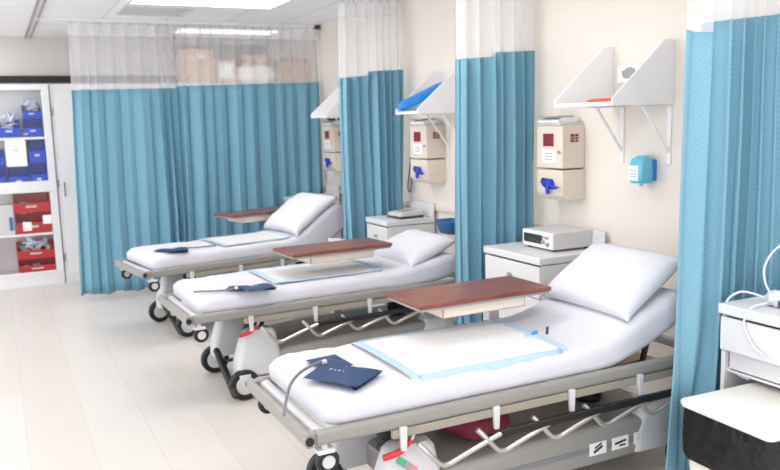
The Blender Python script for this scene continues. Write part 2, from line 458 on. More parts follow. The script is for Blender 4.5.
def stretcher(label, loc, rotz, pivot, ang, sticker=False, seed=1, extra=0.):
    t = thing('hospital_stretcher', label, 'hospital bed', loc, rotz, 'hospital stretchers in a row')
    W = .365
    prof = mattress_profile(pivot, ang, 1.93)
    # mattress with fitted white sheet
    T, WM, X0, Z0 = .125, .70, .045, .645
    rings = []; n = len(prof)
    for i, (x, z, a) in enumerate(prof):
        e = min(i, n-1-i)*1.93/60
        k = 1. if e >= .1 else math.sqrt(max(.02, 1-(1-e/.1)**2))
        w = WM*(1-.10*(1-k)); h = T*(.5+.5*k)
        ring = []
        for (u, v) in rrect(w, h, .045, 5):
            nz = .006*noise.noise(Vector((x*5+seed, u*7, v*9)))+.004*noise.noise(Vector((x*17, u*15, seed)))
            if v > 0: v += .010*(1-(2*u/w)**2)
            else: v -= extra*max(0, min(1, (x-pivot+.15)/.35))
            v += nz; u += nz*(1 if u > 0 else -1)
            ring.append((X0+x-v*math.sin(a), u, Z0+z+v*math.cos(a)))
        rings.append(ring)
    bm = BM(); loft(bm, rings); obj('mattress', bm, 'sheet', t, ang=70)
    # deck under it
    def strip_box(bm, i0, i1, y0, y1, d0, d1):
        rr = []
        for (x, z, a) in prof[i0:i1+1]:
            p = lambda y, d: (X0+x-d*math.sin(a), y, Z0+z+d*math.cos(a))
            rr.append([p(y0, d0), p(y1, d0), p(y1, d1), p(y0, d1)])
        loft(bm, rr)
    bm = BM(); strip_box(bm, 5, n-1, -.30, .30, -.078, -.060); obj('deck', bm, 'dark', t)
    # frame
    for s in (-1, 1):
        bm = BM()
        rr = [[(x, s*W+u, .575+v) for (u, v) in rrect(.036, .062, .018, 4)] for x in (0, 2.10)]
        loft(bm, rr); obj('side_frame', bm, 'bed_frame', t)
        bm = BM(); box(bm, .32, 1.98, s*W-.012, s*W+.012, .505, .543); obj('lower_strip', bm, 'bed_strip', t, bevel=.004)
        for x in (.36, .8, 1.2, 1.6, 1.94):
            bm = BM(); prism(bm, [(x-.016, .555), (x+.016, .555), (x+.012, .455), (x-.010, .455)], 'y', s*W+s*.012, s*W+s*.030)
            obj('rail_bracket', bm, 'bed_white', t, bevel=.003)
        # lowered guard rail: black bar with bent tubes
        bm = BM(); box(bm, .80, 1.98, s*(W+.045)-.011, s*(W+.045)+.011, .425, .460)
        sr = obj('guard_rail', bm, 'black', t, bevel=.006)
        for k in range(5):
            x = .42+k*.28; y = s*(W+.045); y2 = s*(W+.028)
            bm = BM(); tube(bm, [(x, y2, .475), (x+.04, y, .43), (x+.09, y, .375), (x+.13, y, .365), (x+.18, y, .38), (x+.36, y, .435), (x+.43, y, .45)], .0115, 8, 3)
            obj('bent_tube', bm, 'steel', sr)
    for x in (.03, 2.08):
        bm = BM(); rr = [[(x+u, y, .572+v) for (u, v) in rrect(.05, .045, .015, 4)] for y in (-W+.017, W-.017)]
        loft(bm, rr); obj('cross_bar', bm, 'bed_white', t)
    # foot end bumper
    bm = BM(); rr = [[(-.032+u, y, .575+v) for (u, v) in rrect(.028, .055, .01, 4)] for y in (-W-.02, W+.02)]
    loft(bm, rr); bp = obj('foot_bumper', bm, 'bed_frame', t)
    for s in (-1, 1):
        bm = BM(); box(bm, -.032, .03, s*(W-.01)-.02, s*(W-.01)+.02, .55, .60); obj('bumper_arm', bm, 'bed_frame', t, bevel=.006)
        bm = BM(); cyl(bm, (-.032, s*(W+.018), .575), (-.032, s*(W+.026), .575), .017); obj('end_plug', bm, 'black', bp)
        for x in (.035, 2.06):
            y = s*(W-.005)
            bm = BM(); cyl(bm, (x, y, .565), (x, y, .50), .014)
            box(bm, x-.035, x+.035, y-.028, y+.028, .513, .53)
            arm = obj('roller_bracket', bm, 'bed_white', t, bevel=.003)
            bm = BM(); cyl(bm, (x+.01, y-.016, .475), (x+.01, y+.016, .475), .047, seg=28); obj('roller_bumper', bm, 'black', arm, bevel=.008)
            bm = BM(); cyl(bm, (x+.01, y-.018, .475), (x+.01, y+.018, .475), .026, seg=24); obj('roller_hub', bm, 'lgrey', arm)
    # raised back support struts
    x, z, a = prof[-8]
    for s in (-1, 1):
        bm = BM(); p = Vector((X0+x, s*.30, Z0+z-.075))
        tube(bm, [(X0+pivot+.02, s*.30, .56), (X0+pivot+.25, s*.30, .575), p], .016, 8); obj('back_strut', bm, 'black', t)
    # plate under the deck
    bm = BM(); box(bm, .55, 1.9, -.28, .28, .515, .535); obj('under_tray', bm, 'tan', t, bevel=.004)
    # lift columns
    for x in (.50, 1.62):
        bm = BM()
        prof2 = []
        for k in range(13):
            zz = .30+.018*k; prof2.append((zz, .065 if k % 2 else .075))
        tube(bm, [(x, 0, q[0]) for q in prof2], [q[1] for q in prof2], 24)
        obj('lift_column', bm, 'black', t)
    # base hood
    bm = BM()
    sec = []
    for x, hw, z0, z1 in ((.46, .20, .15, .26), (.58, .325, .13, .29), (1.0, .33, .13, .315), (1.70, .33, .13, .315), (1.90, .325, .13, .30), (1.96, .29, .15, .27)):
        sec.append([(x, u, (z0+z1)/2+v) for (u, v) in rrect(2*hw, z1-z0, .035, 4)])
    loft(bm, sec); hd = obj('base_hood', bm, 'hood', t, ang=50)
    for s in (-1, 1):
        bm = BM(); box(bm, .55, 1.78, s*.3275-.004, s*.3275+.004, .205, .232); st = obj('grey_stripe', bm, 'stripe', hd)
        for k in range(3):
            x = 1.40+k*.135
            bm = BM(); box(bm, x-.05, x+.05, s*.331-.003, s*.331+.003, .188, .247)
            y = s*.335
            o = obj('pictogram_sticker', bm, 'label', hd)
            bm = BM()
            if k == 0:
                box(bm, -.028, .028, -.001, .001, -.006, .006, Matrix.Translation((x, y, .215)) @ Matrix.Rotation(R(-25), 4, 'Y'))
                box(bm, -.022, .022, -.001, .001, -.004, .004, Matrix.Translation((x, y, .232)) @ Matrix.Rotation(R(-25), 4, 'Y'))
            elif k == 1:
                box(bm, -.034, .034, -.001, .001, -.005, .005, Matrix.Translation((x, y, .222)) @ Matrix.Rotation(R(-8), 4, 'Y'))
                box(bm, -.006, .03, -.001, .001, -.004, .004, Matrix.Translation((x, y, .205)))
            else:
                for q in (.203, .218, .233): box(bm, x-.028+.01*((q*1000) % 2), x+.028, y-.001, y+.001, q-.004, q+.004)
            obj('pictogram', bm, 'ink', hd)
    # white shrouds at both ends of the base
    for (xa, xb, kz) in ((.27, .57, 1), (1.62, 1.94, .72)):
        for s in (-1, 1):
            bm = BM(); rr = []
            for z, d, hw in ((.15, 0, .075), (.24, .0, .075), (.33, .02, .07), (.415, .04, .058), (.44, .06, .045)):
                cx = (xa+xb)/2+.02*(z-.15)/.3; wx = (xb-xa)-2*d
                rr.append([(cx+u, s*.268+v, .15+(z-.15)*kz) for (u, v) in rrect(wx, 2*hw, .04, 4)])
            loft(bm, rr); obj('base_shroud', bm, 'bed_white', t, ang=50)
    # red brake lever
    for s in (-1, 1):
        bm = BM(); tube(bm, [(.28, s*.36, .432), (.31, s*.366, .437), (.36, s*.372, .452), (.405, s*.366, .485)], [.013, .014, .013, .009], 10, 3)
        obj('release_lever', bm, 'red', t)
        bm = BM(); tube(bm, [(.405, s*.366, .485), (.43, s*.36, .52)], .008, 8); obj('lever_arm', bm, 'steel', t)
    if sticker:
        for nm, x0, m_ in (('green_sticker', .37, 'green'), ('grey_sticker', .40, 'grey'), ('pink_sticker', .425, 'pink')):
            bm = BM(); z = .39-(x0-.37)*.8
            box(bm, -.018, .018, -.003, .003, -.014, .014, Matrix.Translation((x0, -.340, z)) @ Matrix.Rotation(R(40), 4, 'Y') @ Matrix.Rotation(R(-18), 4, 'X'))
            obj(nm, bm, m_, t)
    # casters
    for x in (.30, 1.93):
        for s in (-1, 1):
            y = s*.335
            bm = BM(); prism(bm, [(x-.03, .17), (x+.05, .17), (x+.03, .09), (x+.0, .09)], 'y', y-.032, y+.032)
            cs = obj('caster', bm, 'bed_white', t, bevel=.006)
            bm = BM(); cyl(bm, (x+.01, y-.024, .1), (x+.01, y+.024, .1), .1, seg=32); obj('wheel', bm, 'black', cs, bevel=.010)
            bm = BM(); cyl(bm, (x+.01, y-.027, .1), (x+.01, y+.027, .1), .062, seg=28); obj('hub', bm, 'lgrey', cs, bevel=.004)
    # brake pedal bar across the foot end
    bm = BM(); tube(bm, [(.225, -.42, .055), (.225, -.40, .065), (.25, .06, .235), (.25, .08, .24)], [.014, .024, .024, .014], 10)
    pb = obj('pedal_bar', bm, 'black', t)
    bm = BM(); tube(bm, [(.24, -.06, .19), (.48, -.06, .20)], .012, 8); tube(bm, [(.23, -.3, .10), (.34, -.3, .18)], .012, 8)
    obj('pedal_arm', bm, 'dark', pb)
    return t, prof, X0, Z0

def on_bed(prof, X0, Z0, s, d=.0575):
    """point and tilt on the mattress top at arc length s"""
    i = s/1.93*60; k = int(i); f = i-k
    a0, a1 = prof[k], prof[min(k+1, 60)]
    x, z, a = [a0[j]+(a1[j]-a0[j])*f for j in range(3)]
    return X0+x-d*math.sin(a), Z0+z+d*math.cos(a), a

BEDS = {}
B1 = ((.985, 3.05, 0), R(.3)); B2 = ((.985, 5.15, 0), R(2.0)); B3 = ((.965, 6.87, 0), R(9))
BEDS[1] = stretcher('nearest hospital stretcher with white sheet and raised back, fully in view', *B1, 1.40, 23, True, 1, .03)
BEDS[2] = stretcher('middle hospital stretcher with white sheet and low backrest', *B2, 1.45, 9, False, 2, .03)
BEDS[3] = stretcher('farthest hospital stretcher with steeply raised back before the wide curtains', *B3, 1.36, 34, False, 3, .13)

# pillows
def pillow(label, bed, B, s, d, L=.44, W=.66, T=.085, seed=0, tilt=0, dy=0, yaw=0, under=.6):
    t, prof, X0, Z0 = bed
    x, z, a = on_bed(prof, X0, Z0, s, .07+d)
    n = 22; bm = BM()
    def h(u, v):
        e = (1-abs(u)**3.0)*(1-abs(v)**3.4)
        return max(0, e)**.5
    rows_t, rows_b = [], []
    for j in range(n+1):
        rt, rb = [], []
        for i in range(n+1):
            u = -1+2*i/n; v = -1+2*j/n
            pin = 1-.06*(abs(u)**2)*(1-abs(v)**2)*0
            px = L/2*u*(1-.07*(1-abs(v)**2.5)*abs(u)**4); py = W/2*v*(1-.05*(1-abs(u)**2.5)*abs(v)**4)
            wr = .010*noise.noise(Vector((u*2.2+seed, v*3.1, seed)))+.005*noise.noise(Vector((u*6, v*7+seed, 2)))
            hh = h(u, v)
            top = bm.verts.new((px, py, T*hh+wr*hh)); rt.append(top)
            edge = i in (0, n) or j in (0, n)
            rb.append(top if edge else bm.verts.new((px, py, -T*under*hh)))
        rows_t.append(rt); rows_b.append(rb)
    for j in range(n):
        for i in range(n):
            bm.faces.new((rows_t[j][i], rows_t[j][i+1], rows_t[j+1][i+1], rows_t[j+1][i]))
            q = (rows_b[j][i], rows_b[j+1][i], rows_b[j+1][i+1], rows_b[j][i+1])
            try: bm.faces.new(q)
            except ValueError: pass
    o = obj('pillow', bm, 'pillow', ang=120)
    tag(o, label, 'pillow', 'white pillows on the stretchers')
    (bx, by, bz), rz = B
    mw = Matrix.Translation((bx, by, bz)) @ Matrix.Rotation(rz, 4, 'Z') @ Matrix.Translation((x, dy, z)) @ Matrix.Rotation(yaw, 4, 'Z') @ Matrix.Rotation(-(a+tilt), 4, 'Y')
    o.matrix_world = mw
    return o
pillow('large white pillow at the head of the nearest stretcher', BEDS[1], B1, 1.80, .055, L=.46, seed=1, T=.085, tilt=R(10))
pillow('white pillow at the head of the middle stretcher, half behind the curtain', BEDS[2], B2, 1.74, .035, L=.42, T=.085, seed=4, tilt=R(12))
pillow('white pillow on the steeply raised farthest stretcher', BEDS[3], B3, 1.66, .02, L=.56, W=.70, T=.10, seed=7, under=.25)

# disposable underpads: white sheet with a blue border
def underpad(label, bed, B, s0, s1, y0, y1, inset=.045):
    t, prof, X0, Z0 = bed
    (bx, by, bz), rz = B
    g = thing('underpad', label, 'bed pad', (bx, by, bz), rz, 'blue-edged underpads')
    def sheet(a0, a1, b0, b1, d, na=16, nb=14):
        bm = BM(); G = []
        for i in range(na+1):
            x, z, a = on_bed(prof, X0, Z0, a0+(a1-a0)*i/na, .0575)
            row = []
            for j in range(nb+1):
                y = b0+(b1-b0)*j/nb
                dd = d+.010*(1-(2*y/.665)**2)+.002*noise.noise(Vector((x*9, y*9, 3)))
                drop = max(0, abs(y)-.288)
                if drop > 0: dd -= .045-math.sqrt(max(0, .045**2-min(drop, .045)**2))
                row.append(bm.verts.new((x-dd*math.sin(a), y, z+dd*math.cos(a))))
            G.append(row)
        for i in range(na):
            for j in range(nb): bm.faces.new((G[i][j], G[i+1][j], G[i+1][j+1], G[i][j+1]))
        return bm
    obj('pad_sheet', sheet(s0, s1, y0, y1, .014), 'pad', g, solid=.003, ang=180)
    w = .04
    for (a0, a1, b0, b1) in ((s0, s0+w, y0, y1), (s1-w, s1, y0, y1), (s0+w, s1-w, y0, y0+w), (s0+w, s1-w, y1-w, y1)):
        obj('blue_border', sheet(a0, a1, b0, b1, .0165), 'pad_blue', g, solid=.002, ang=180)
underpad('large blue-edged white underpad on the nearest stretcher', BEDS[1], B1, .40, 1.20, -.338, .322)
underpad('blue-edged white underpad on the middle stretcher', BEDS[2], B2, .52, 1.32, -.28, .30)
underpad('blue-edged white underpad on the farthest stretcher', BEDS[3], B3, .66, 1.34, -.28, .30)

# blood pressure cuffs: a folded navy band with a grey hose
def cuff(label, B, cx, cy, z, yaw, tubepts, sc=1.0):
    (bx, by, bz), rz = B
    p = Matrix.Translation((bx, by, bz)) @ Matrix.Rotation(rz, 4, 'Z') @ Vector((cx, cy, z))
    g = thing('blood_pressure_cuff', label, 'blood pressure cuff', p, rz+yaw, 'navy cuffs on the stretchers')
    def slab(poly, z0, z1, bow):
        bm = BM(); A = []; Bv = []
        n = len(poly)
        # grid between two edges: poly = 4 corners
        N = 8; Gt = []; Gb = []
        for i in range(N+1):
            rt = []; rb = []
            for j in range(N+1):
                u, v = i/N, j/N
                a = Vector(poly[0]).lerp(Vector(poly[1]), u); b = Vector(poly[3]).lerp(Vector(poly[2]), u)
                q = a.lerp(b, v)*sc
                e = (min(u, 1-u, v, 1-v)*6); e = min(1, e)**.5
                zz = bow(u, v)
                rt.append(bm.verts.new((q.x, q.y, zz+z0+(z1-z0)*(.5+.5*e)))); rb.append(bm.verts.new((q.x, q.y, zz+z0+(z1-z0)*.5*(1-e))))
            Gt.append(rt); Gb.append(rb)
        for i in range(N):
            for j in range(N):
                bm.faces.new((Gt[i][j], Gt[i+1][j], Gt[i+1][j+1], Gt[i][j+1])); bm.faces.new((Gb[i][j], Gb[i][j+1], Gb[i+1][j+1], Gb[i+1][j]))
        for i in range(N):
            bm.faces.new((Gt[i][0], Gb[i][0], Gb[i+1][0], Gt[i+1][0])); bm.faces.new((Gt[i][N], Gt[i+1][N], Gb[i+1][N], Gb[i][N]))
            bm.faces.new((Gt[0][i], Gt[0][i+1], Gb[0][i+1], Gb[0][i])); bm.faces.new((Gt[N][i], Gb[N][i], Gb[N][i+1], Gt[N][i+1]))
        return bm
    obj('lower_fold', slab([(-.111, .163), (.036, .177), (.035, -.03), (-.095, .0)], 0, .014, lambda u, v: .006*u*v), 'navy', g, ang=60)
    obj('upper_fold', slab([(-.218, -.091), (-.085, .035), (.100, -.180), (-.085, -.318)], .010, .026, lambda u, v: .014*math.sin(PI*min(1, v*1.02))*v**2), 'navy', g, ang=60)
    obj('band_end', slab([(-.10, -.03), (.02, -.02), (.096, -.176), (-.083, -.310)], 0, .012, lambda u, v: .004*u), 'navy', g, ang=60)
    bm = BM()
    for k, (dx, hgt) in enumerate(((-.03, .02), (-.016, .014), (-.002, .02), (.012, .014), (.026, .02), (.04, .012))):
        q = Matrix.Translation((-.065*sc+dx*sc*.8, (-.115-dx*1.25)*sc, .0285+.03*abs(dx)*(dx > 0))) @ Matrix.Rotation(R(-45), 4, 'Z')
        box(bm, -.003, .003, -hgt/2, hgt/2, -.001, .001, q)
        box(bm, -.005, .005, hgt/2-.003, hgt/2, -.001, .001, q)
    obj('printed_mark', bm, 'print', g)
    bm = BM(); tube(bm, tubepts, .0065, 8, 6); obj('hose', bm, 'tube_grey', g)
    bm = BM(); tube(bm, [tubepts[0], Vector(tubepts[0]).lerp(Vector(tubepts[1]), .35)], .011, 8); obj('hose_connector', bm, 'lgrey', g)
    return g
cuff('folded navy blood pressure cuff on the nearest stretcher, hose over its foot', B1, .265, -.03, .716, R(0),
     [(-.065, .035, .028), (-.12, .03, .026), (-.20, -.01, .014), (-.27, -.09, .0), (-.315, -.16, -.035), (-.34, -.20, -.08)], 1.0)
cuff('navy blood pressure cuff on the middle stretcher', B2, .37, -.30, .716, R(52),
     [(-.075, .03, .022), (-.10, .08, .012), (-.12, .17, .008), (-.13, .26, .006), (-.13, .30, .004)], .72)
cuff('navy blood pressure cuff on the farthest stretcher', B3, .27, -.16, .716, R(35),
     [(.06, -.03, .022), (.12, -.10, .008), (.18, -.17, .006), (.26, -.23, .006), (.30, -.25, .004)], .70)

# small blue and white tape packet and pen cap on the nearest pad
t = thing('tape_packet', 'small torn blue and white tape packet on the nearest underpad', 'packet', (2.20, 2.99, .722), R(20))
bm = BM(); prism(bm, [(-.05, -.012), (.0, -.02), (.055, -.010), (.05, .016), (-.01, .02), (-.045, .012)], 'z', 0, .006); obj('wrapper', bm, 'pad_blue', t, bevel=.002)
bm = BM(); prism(bm, [(-.01, -.012), (.03, -.018), (.07, .004), (.03, .012)], 'z', .006, .012); obj('flap', bm, 'bag_blue', t, bevel=.002)
t = thing('navy_cap', 'tiny navy cap standing on the nearest underpad', 'cap', (2.27, 2.955, .728), R(10))
bm = BM(); cyl(bm, (0, 0, 0), (.004, 0, .035), .007, .006, 12); obj('cap', bm, 'navy', t)
bm = BM(); box(bm, .006, .009, -.002, .002, .006, .03); obj('clip', bm, 'navy', t)

# maroon blanket on the base of the nearest stretcher
bm = BM(); blob(bm, (1.86, 3.02, .40), (.17, .22, .085), 5, .25, 24, 14, .8); tag(obj('folded_blanket', bm, 'maroon', ang=180), 'maroon folded blanket lying on the base of the nearest stretcher', 'blanket')

# ------------------------------------------------------------------ overbed tables
def overbed_table(label, loc, rotz, L=.76, W=.355, H=.9, cy=.295):
    t = thing('overbed_table', label, 'overbed table', loc, rotz, 'wood-topped overbed tables')
    bm = BM(); box(bm, 0, L, 0, W, H-.022, H); tp = obj('table_top', bm, 'wood', t, bevel=.004)
    bm = BM(); box(bm, .008, L-.008, .008, W-.008, H-.036, H-.022); obj('edge_band', bm, 'grey', tp, bevel=.003)
    bm = BM(); x0, x1 = .14, .62
    box(bm, x0, x1, .03, W-.03, H-.088, H-.080)
    for a in ((x0, x0+.01, .03, W-.03), (x1-.01, x1, .03, W-.03), (x0, x1, .03, .04), (x0, x1, W-.04, W-.03)): box(bm, *a, H-.088, H-.038)
    obj('drawer_tray', bm, 'beige', t, bevel=.003)
    bm = BM(); prism(bm, [(x1-.22, .045), (x1-.02, .045), (x1-.02, W-.05), (x1-.1, W-.05)], 'z', H-.080, H-.062); obj('tray_insert', bm, 'bin_lid', t, bevel=.003)
    cx = L-.10
    bm = BM(); box(bm, cx-.035, cx+.035, cy-.03, cy+.03, .09, H-.036); obj('column', bm, 'lgrey', t, bevel=.008)
    bm = BM(); box(bm, cx-.03, cx+.03, W*.3, cy+.03, H-.062, H-.036); obj('support_arm', bm, 'lgrey', t, bevel=.006)
    bm = BM(); box(bm, cx-.25, cx+.03, cy-.04, cy+.04, .052, .092); box(bm, cx-.27, cx-.22, cy-.30, cy+.10, .055, .09); box(bm, cx-.01, cx+.04, cy-.30, cy+.10, .055, .09)
    obj('base', bm, 'lgrey', t, bevel=.006)
    for x in (cx-.245, cx+.015):
        for y in (cy-.28, cy+.08):
            bm = BM(); cyl(bm, (x-.012, y, .028), (x+.012, y, .028), .028, seg=18); obj('caster', bm, 'black', t, bevel=.004)
    return t
overbed_table('red-brown overbed table beside the nearest stretcher', (1.695, 3.15, 0), R(.6), cy=.395)
overbed_table('red-brown overbed table between the middle and farthest stretchers', (1.69, 4.88, 0), R(4), cy=.735)
overbed_table('red-brown overbed table reaching over the farthest stretcher', (1.97, 7.36, 0), R(17), .80)

# ------------------------------------------------------------------ bedside cabinets
def bedside_cabinet(label, x0, y0, y1, H=.92, knee=False):
    W = y1-y0; D = XW-.03-x0
    t = thing('bedside_cabinet', label, 'cabinet', (x0, y0, 0), 0, 'white bedside cabinets')
    bm = BM(); box(bm, -.012, D, -.006, W+.006, H-.045, H); obj('top', bm, 'cab', t, bevel=.006)
    bm = BM()
    box(bm, .012, D, 0, .02, .0, H-.05); box(bm, .012, D, W-.02, W, .0, H-.05); box(bm, D-.02, D, .02, W-.02, 0, H-.05)
    if knee: box(bm, .03, D-.02, .02, W-.02, H-.31, H-.29)
    else: box(bm, .03, D-.02, .02, W-.02, .06, .08)
    obj('carcass', bm, 'cab', t, bevel=.002)
    if knee:
        d = [(H-.205, H-.056)]
        bm = BM(); box(bm, .03, .045, .03, W-.03, H-.30, H-.21); obj('apron', bm, 'cab', t, bevel=.003)
    else: d = [(H-.25, H-.056), (H-.45, H-.255), (.08, H-.455)]
    for i, (a, b) in enumerate(d):
        bm = BM(); box(bm, -.006, .012, .006, W-.006, a, b)
        dr = obj('drawer_front', bm, 'cab', t, bevel=.004)
        bm = BM(); zz = b-.085; yc = W*.5
        if knee: tube(bm, [(-.006, W*.30, zz), (-.03, W*.30, zz), (-.03, W*.14, zz), (-.006, W*.14, zz)], .006, 8)
        else: cyl(bm, (-.006, yc, zz), (-.028, yc, zz), .010, .014, 14)
        obj('handle', bm, 'steel', dr)
    bm = BM(); prism(bm, [(D-.02, H), (D, H), (D, H+.115), (D-.01, H+.115)], 'y', 0, W); obj('backsplash', bm, 'cab', t, bevel=.003)
    return t
bedside_cabinet('white bedside cabinet under the grey monitor box', 2.835, 3.75, 4.345)
bedside_cabinet('white bedside cabinet beside the middle stretcher pillow', 2.88, 5.885, 6.30)
bedside_cabinet('white bedside cabinet before the far curtain, behind the farthest stretcher', 2.82, 7.98, 8.335, H=.955)
bedside_cabinet('white open-fronted cabinet over the waste bin at right', 2.79, 1.72, 2.405, knee=True)

# grey monitor box on a cabinet
t = thing('patient_monitor', 'grey monitor box with dark display on the bedside cabinet', 'monitor', (3.012, 3.865, .92), R(-1))
bm = BM(); box(bm, .012, .315, 0, .32, .012, .118); obj('casing', bm, 'lgrey', t, bevel=.006)
bm = BM(); box(bm, 0, .014, .002, .318, .014, .116); fc = obj('front_panel', bm, 'white', t, bevel=.004)
bm = BM(); box(bm, -.003, .004, .105, .30, .038, .095); obj('display', bm, 'screen', fc, bevel=.002)
for y, z, r in ((.045, .045, .014), (.088, .055, .012), (.05, .085, .009), (.085, .088, .007)):
    bm = BM(); cyl(bm, (0, y, z), (-.016, y, z), r, r*.85, 16); obj('knob', bm, 'grey', fc)
for x in (.04, .28):
    for y in (.03, .29):
        bm = BM(); cyl(bm, (x, y, 0), (x, y, .013), .014, seg=12); obj('foot', bm, 'black', t)
bm = BM(); tube(bm, [(.31, .05, .07), (.33, .03, .075), (.335, -.04, .05), (.335, -.10, .03), (.335, -.16, .01)], .006, 8, 5); obj('cable', bm, 'dark', t)

# small device on the middle cabinet
t = thing('small_device', 'small flat white device with dark base on middle bedside cabinet', 'device', (3.02, 5.93, .92), R(4))
bm = BM(); box(bm, 0, .24, 0, .22, 0, .02); obj('base', bm, 'dark', t, bevel=.004)
bm = BM(); prism(bm, [(.005, .02), (.235, .02), (.235, .062), (.03, .05), (.005, .04)], 'y', .004, .216); obj('casing', bm, 'lgrey', t, bevel=.004)
bm = BM(); box(bm, .06, .2, .05, .17, .05, .06); obj('keypad', bm, 'grey', t)

# wall basket
t = thing('wall_basket', 'blue plastic basket on the wall above the middle pillow', 'basket', (3.25, 5.34, .84))
bm = BM(); rr = []
for z, k in ((0, .75), (.02, .85), (.085, 1), (.105, 1.03), (.105, .94), (.03, .78)):
    rr.append([(u, v+.12, z) for (u, v) in rrect(.2*k, .26*k, .05, 5)])
loft(bm, rr); obj('tub', bm, 'basket', t, ang=50)
bm = BM(); box(bm, .09, .108, .04, .2, .03, .10); obj('wall_clip', bm, 'dark', t)

# ------------------------------------------------------------------ wall shelves with slanted sides
def wall_shelf(label, y0, y1, z=1.80):
    t = thing('wall_shelf', label, 'shelf', (XW, y0, z), 0, 'white wall shelves with slanted sides')
    W = y1-y0; D = .43
    bm = BM(); box(bm, -D, 0, 0, W, 0, .016); obj('shelf_board', bm, 'white', t, bevel=.002)
    bm = BM(); box(bm, -D-.008, -D, 0, W, -.004, .019); obj('front_lip', bm, 'white', t, bevel=.002)
    for y in (-.012, W):
        bm = BM(); prism(bm, [(-D-.008, -.004), (0, -.004), (0, .345), (-.075, .345), (-D-.008, .035)], 'y', y, y+.012)
        obj('slanted_side', bm, 'white', t, bevel=.002)
    for y in (.0, W-.10):
        bm = BM(); box(bm, -.010, 0, y, y+.03, -.335, 0); box(bm, -.26, -.01, y, y+.03, -.010, 0)
        br = obj('bracket', bm, 'white', t, bevel=.002)
        bm = BM(); tube(bm, [(-.006, y+.015, -.27), (-.20, y+.015, -.012)], .009, 8); obj('brace', bm, 'white', br)
    return t
wall_shelf('white wall shelf holding an orange marker, above the sharps box', 3.262, 3.73)
wall_shelf('white wall shelf with a blue plastic bag in it', 5.41, 5.76)
wall_shelf('farthest white wall shelf near the end of the wide curtain', 7.28, 7.68)

t = thing('marker', 'orange marker pen lying on the nearest wall shelf', 'marker', (2.96, 3.29, 1.818), R(88))
bm = BM(); cyl(bm, (0, 0, .010), (.17, 0, .010), .010, .010, 14); obj('barrel', bm, 'orange', t)
bm = BM(); cyl(bm, (.17, 0, .010), (.215, 0, .010), .010, .004, 14); obj('tip_cap', bm, 'orange', t)
t = thing('wall_notice', 'small pale notice with a grey picture on the wall behind the nearest shelf', 'notice', (XW, 3.60, 1.975), R(0))
bm = BM(); box(bm, -.012, 0, -.095, .09, -.04, .06); obj('card', bm, 'label', t, bevel=.002)
bm = BM(); blob(bm, (-.012, -.01, .012), (.003, .055, .032), 3, .4); obj('picture', bm, 'grey', t)
# crumpled blue bag
bm = BM()
pts = [(2.90, 5.68, 1.85), (2.96, 5.69, 1.875), (3.05, 5.68, 1.90), (3.15, 5.66, 1.96), (3.30, 5.63, 2.05)]
rings = []
for i, p in enumerate(pts):
    r = (.035, .052, .058, .045, .02)[i]
    rings.append([(p[0]+.006*noise.noise(Vector((k, i*3.3, 0))), p[1]+r*1.1*math.cos(2*PI*k/16)*(1+.6*noise.noise(Vector((k*1.7, i*2.1, 4)))), p[2]+r*.85*math.sin(2*PI*k/16)*(1+.6*noise.noise(Vector((k*1.3, i*1.9, 8))))) for k in range(16)])
loft(bm, rings)
tag(obj('plastic_bag', bm, 'bag_blue', ang=30, subd=1), 'crumpled blue plastic bag poking out of the middle wall shelf', 'bag')

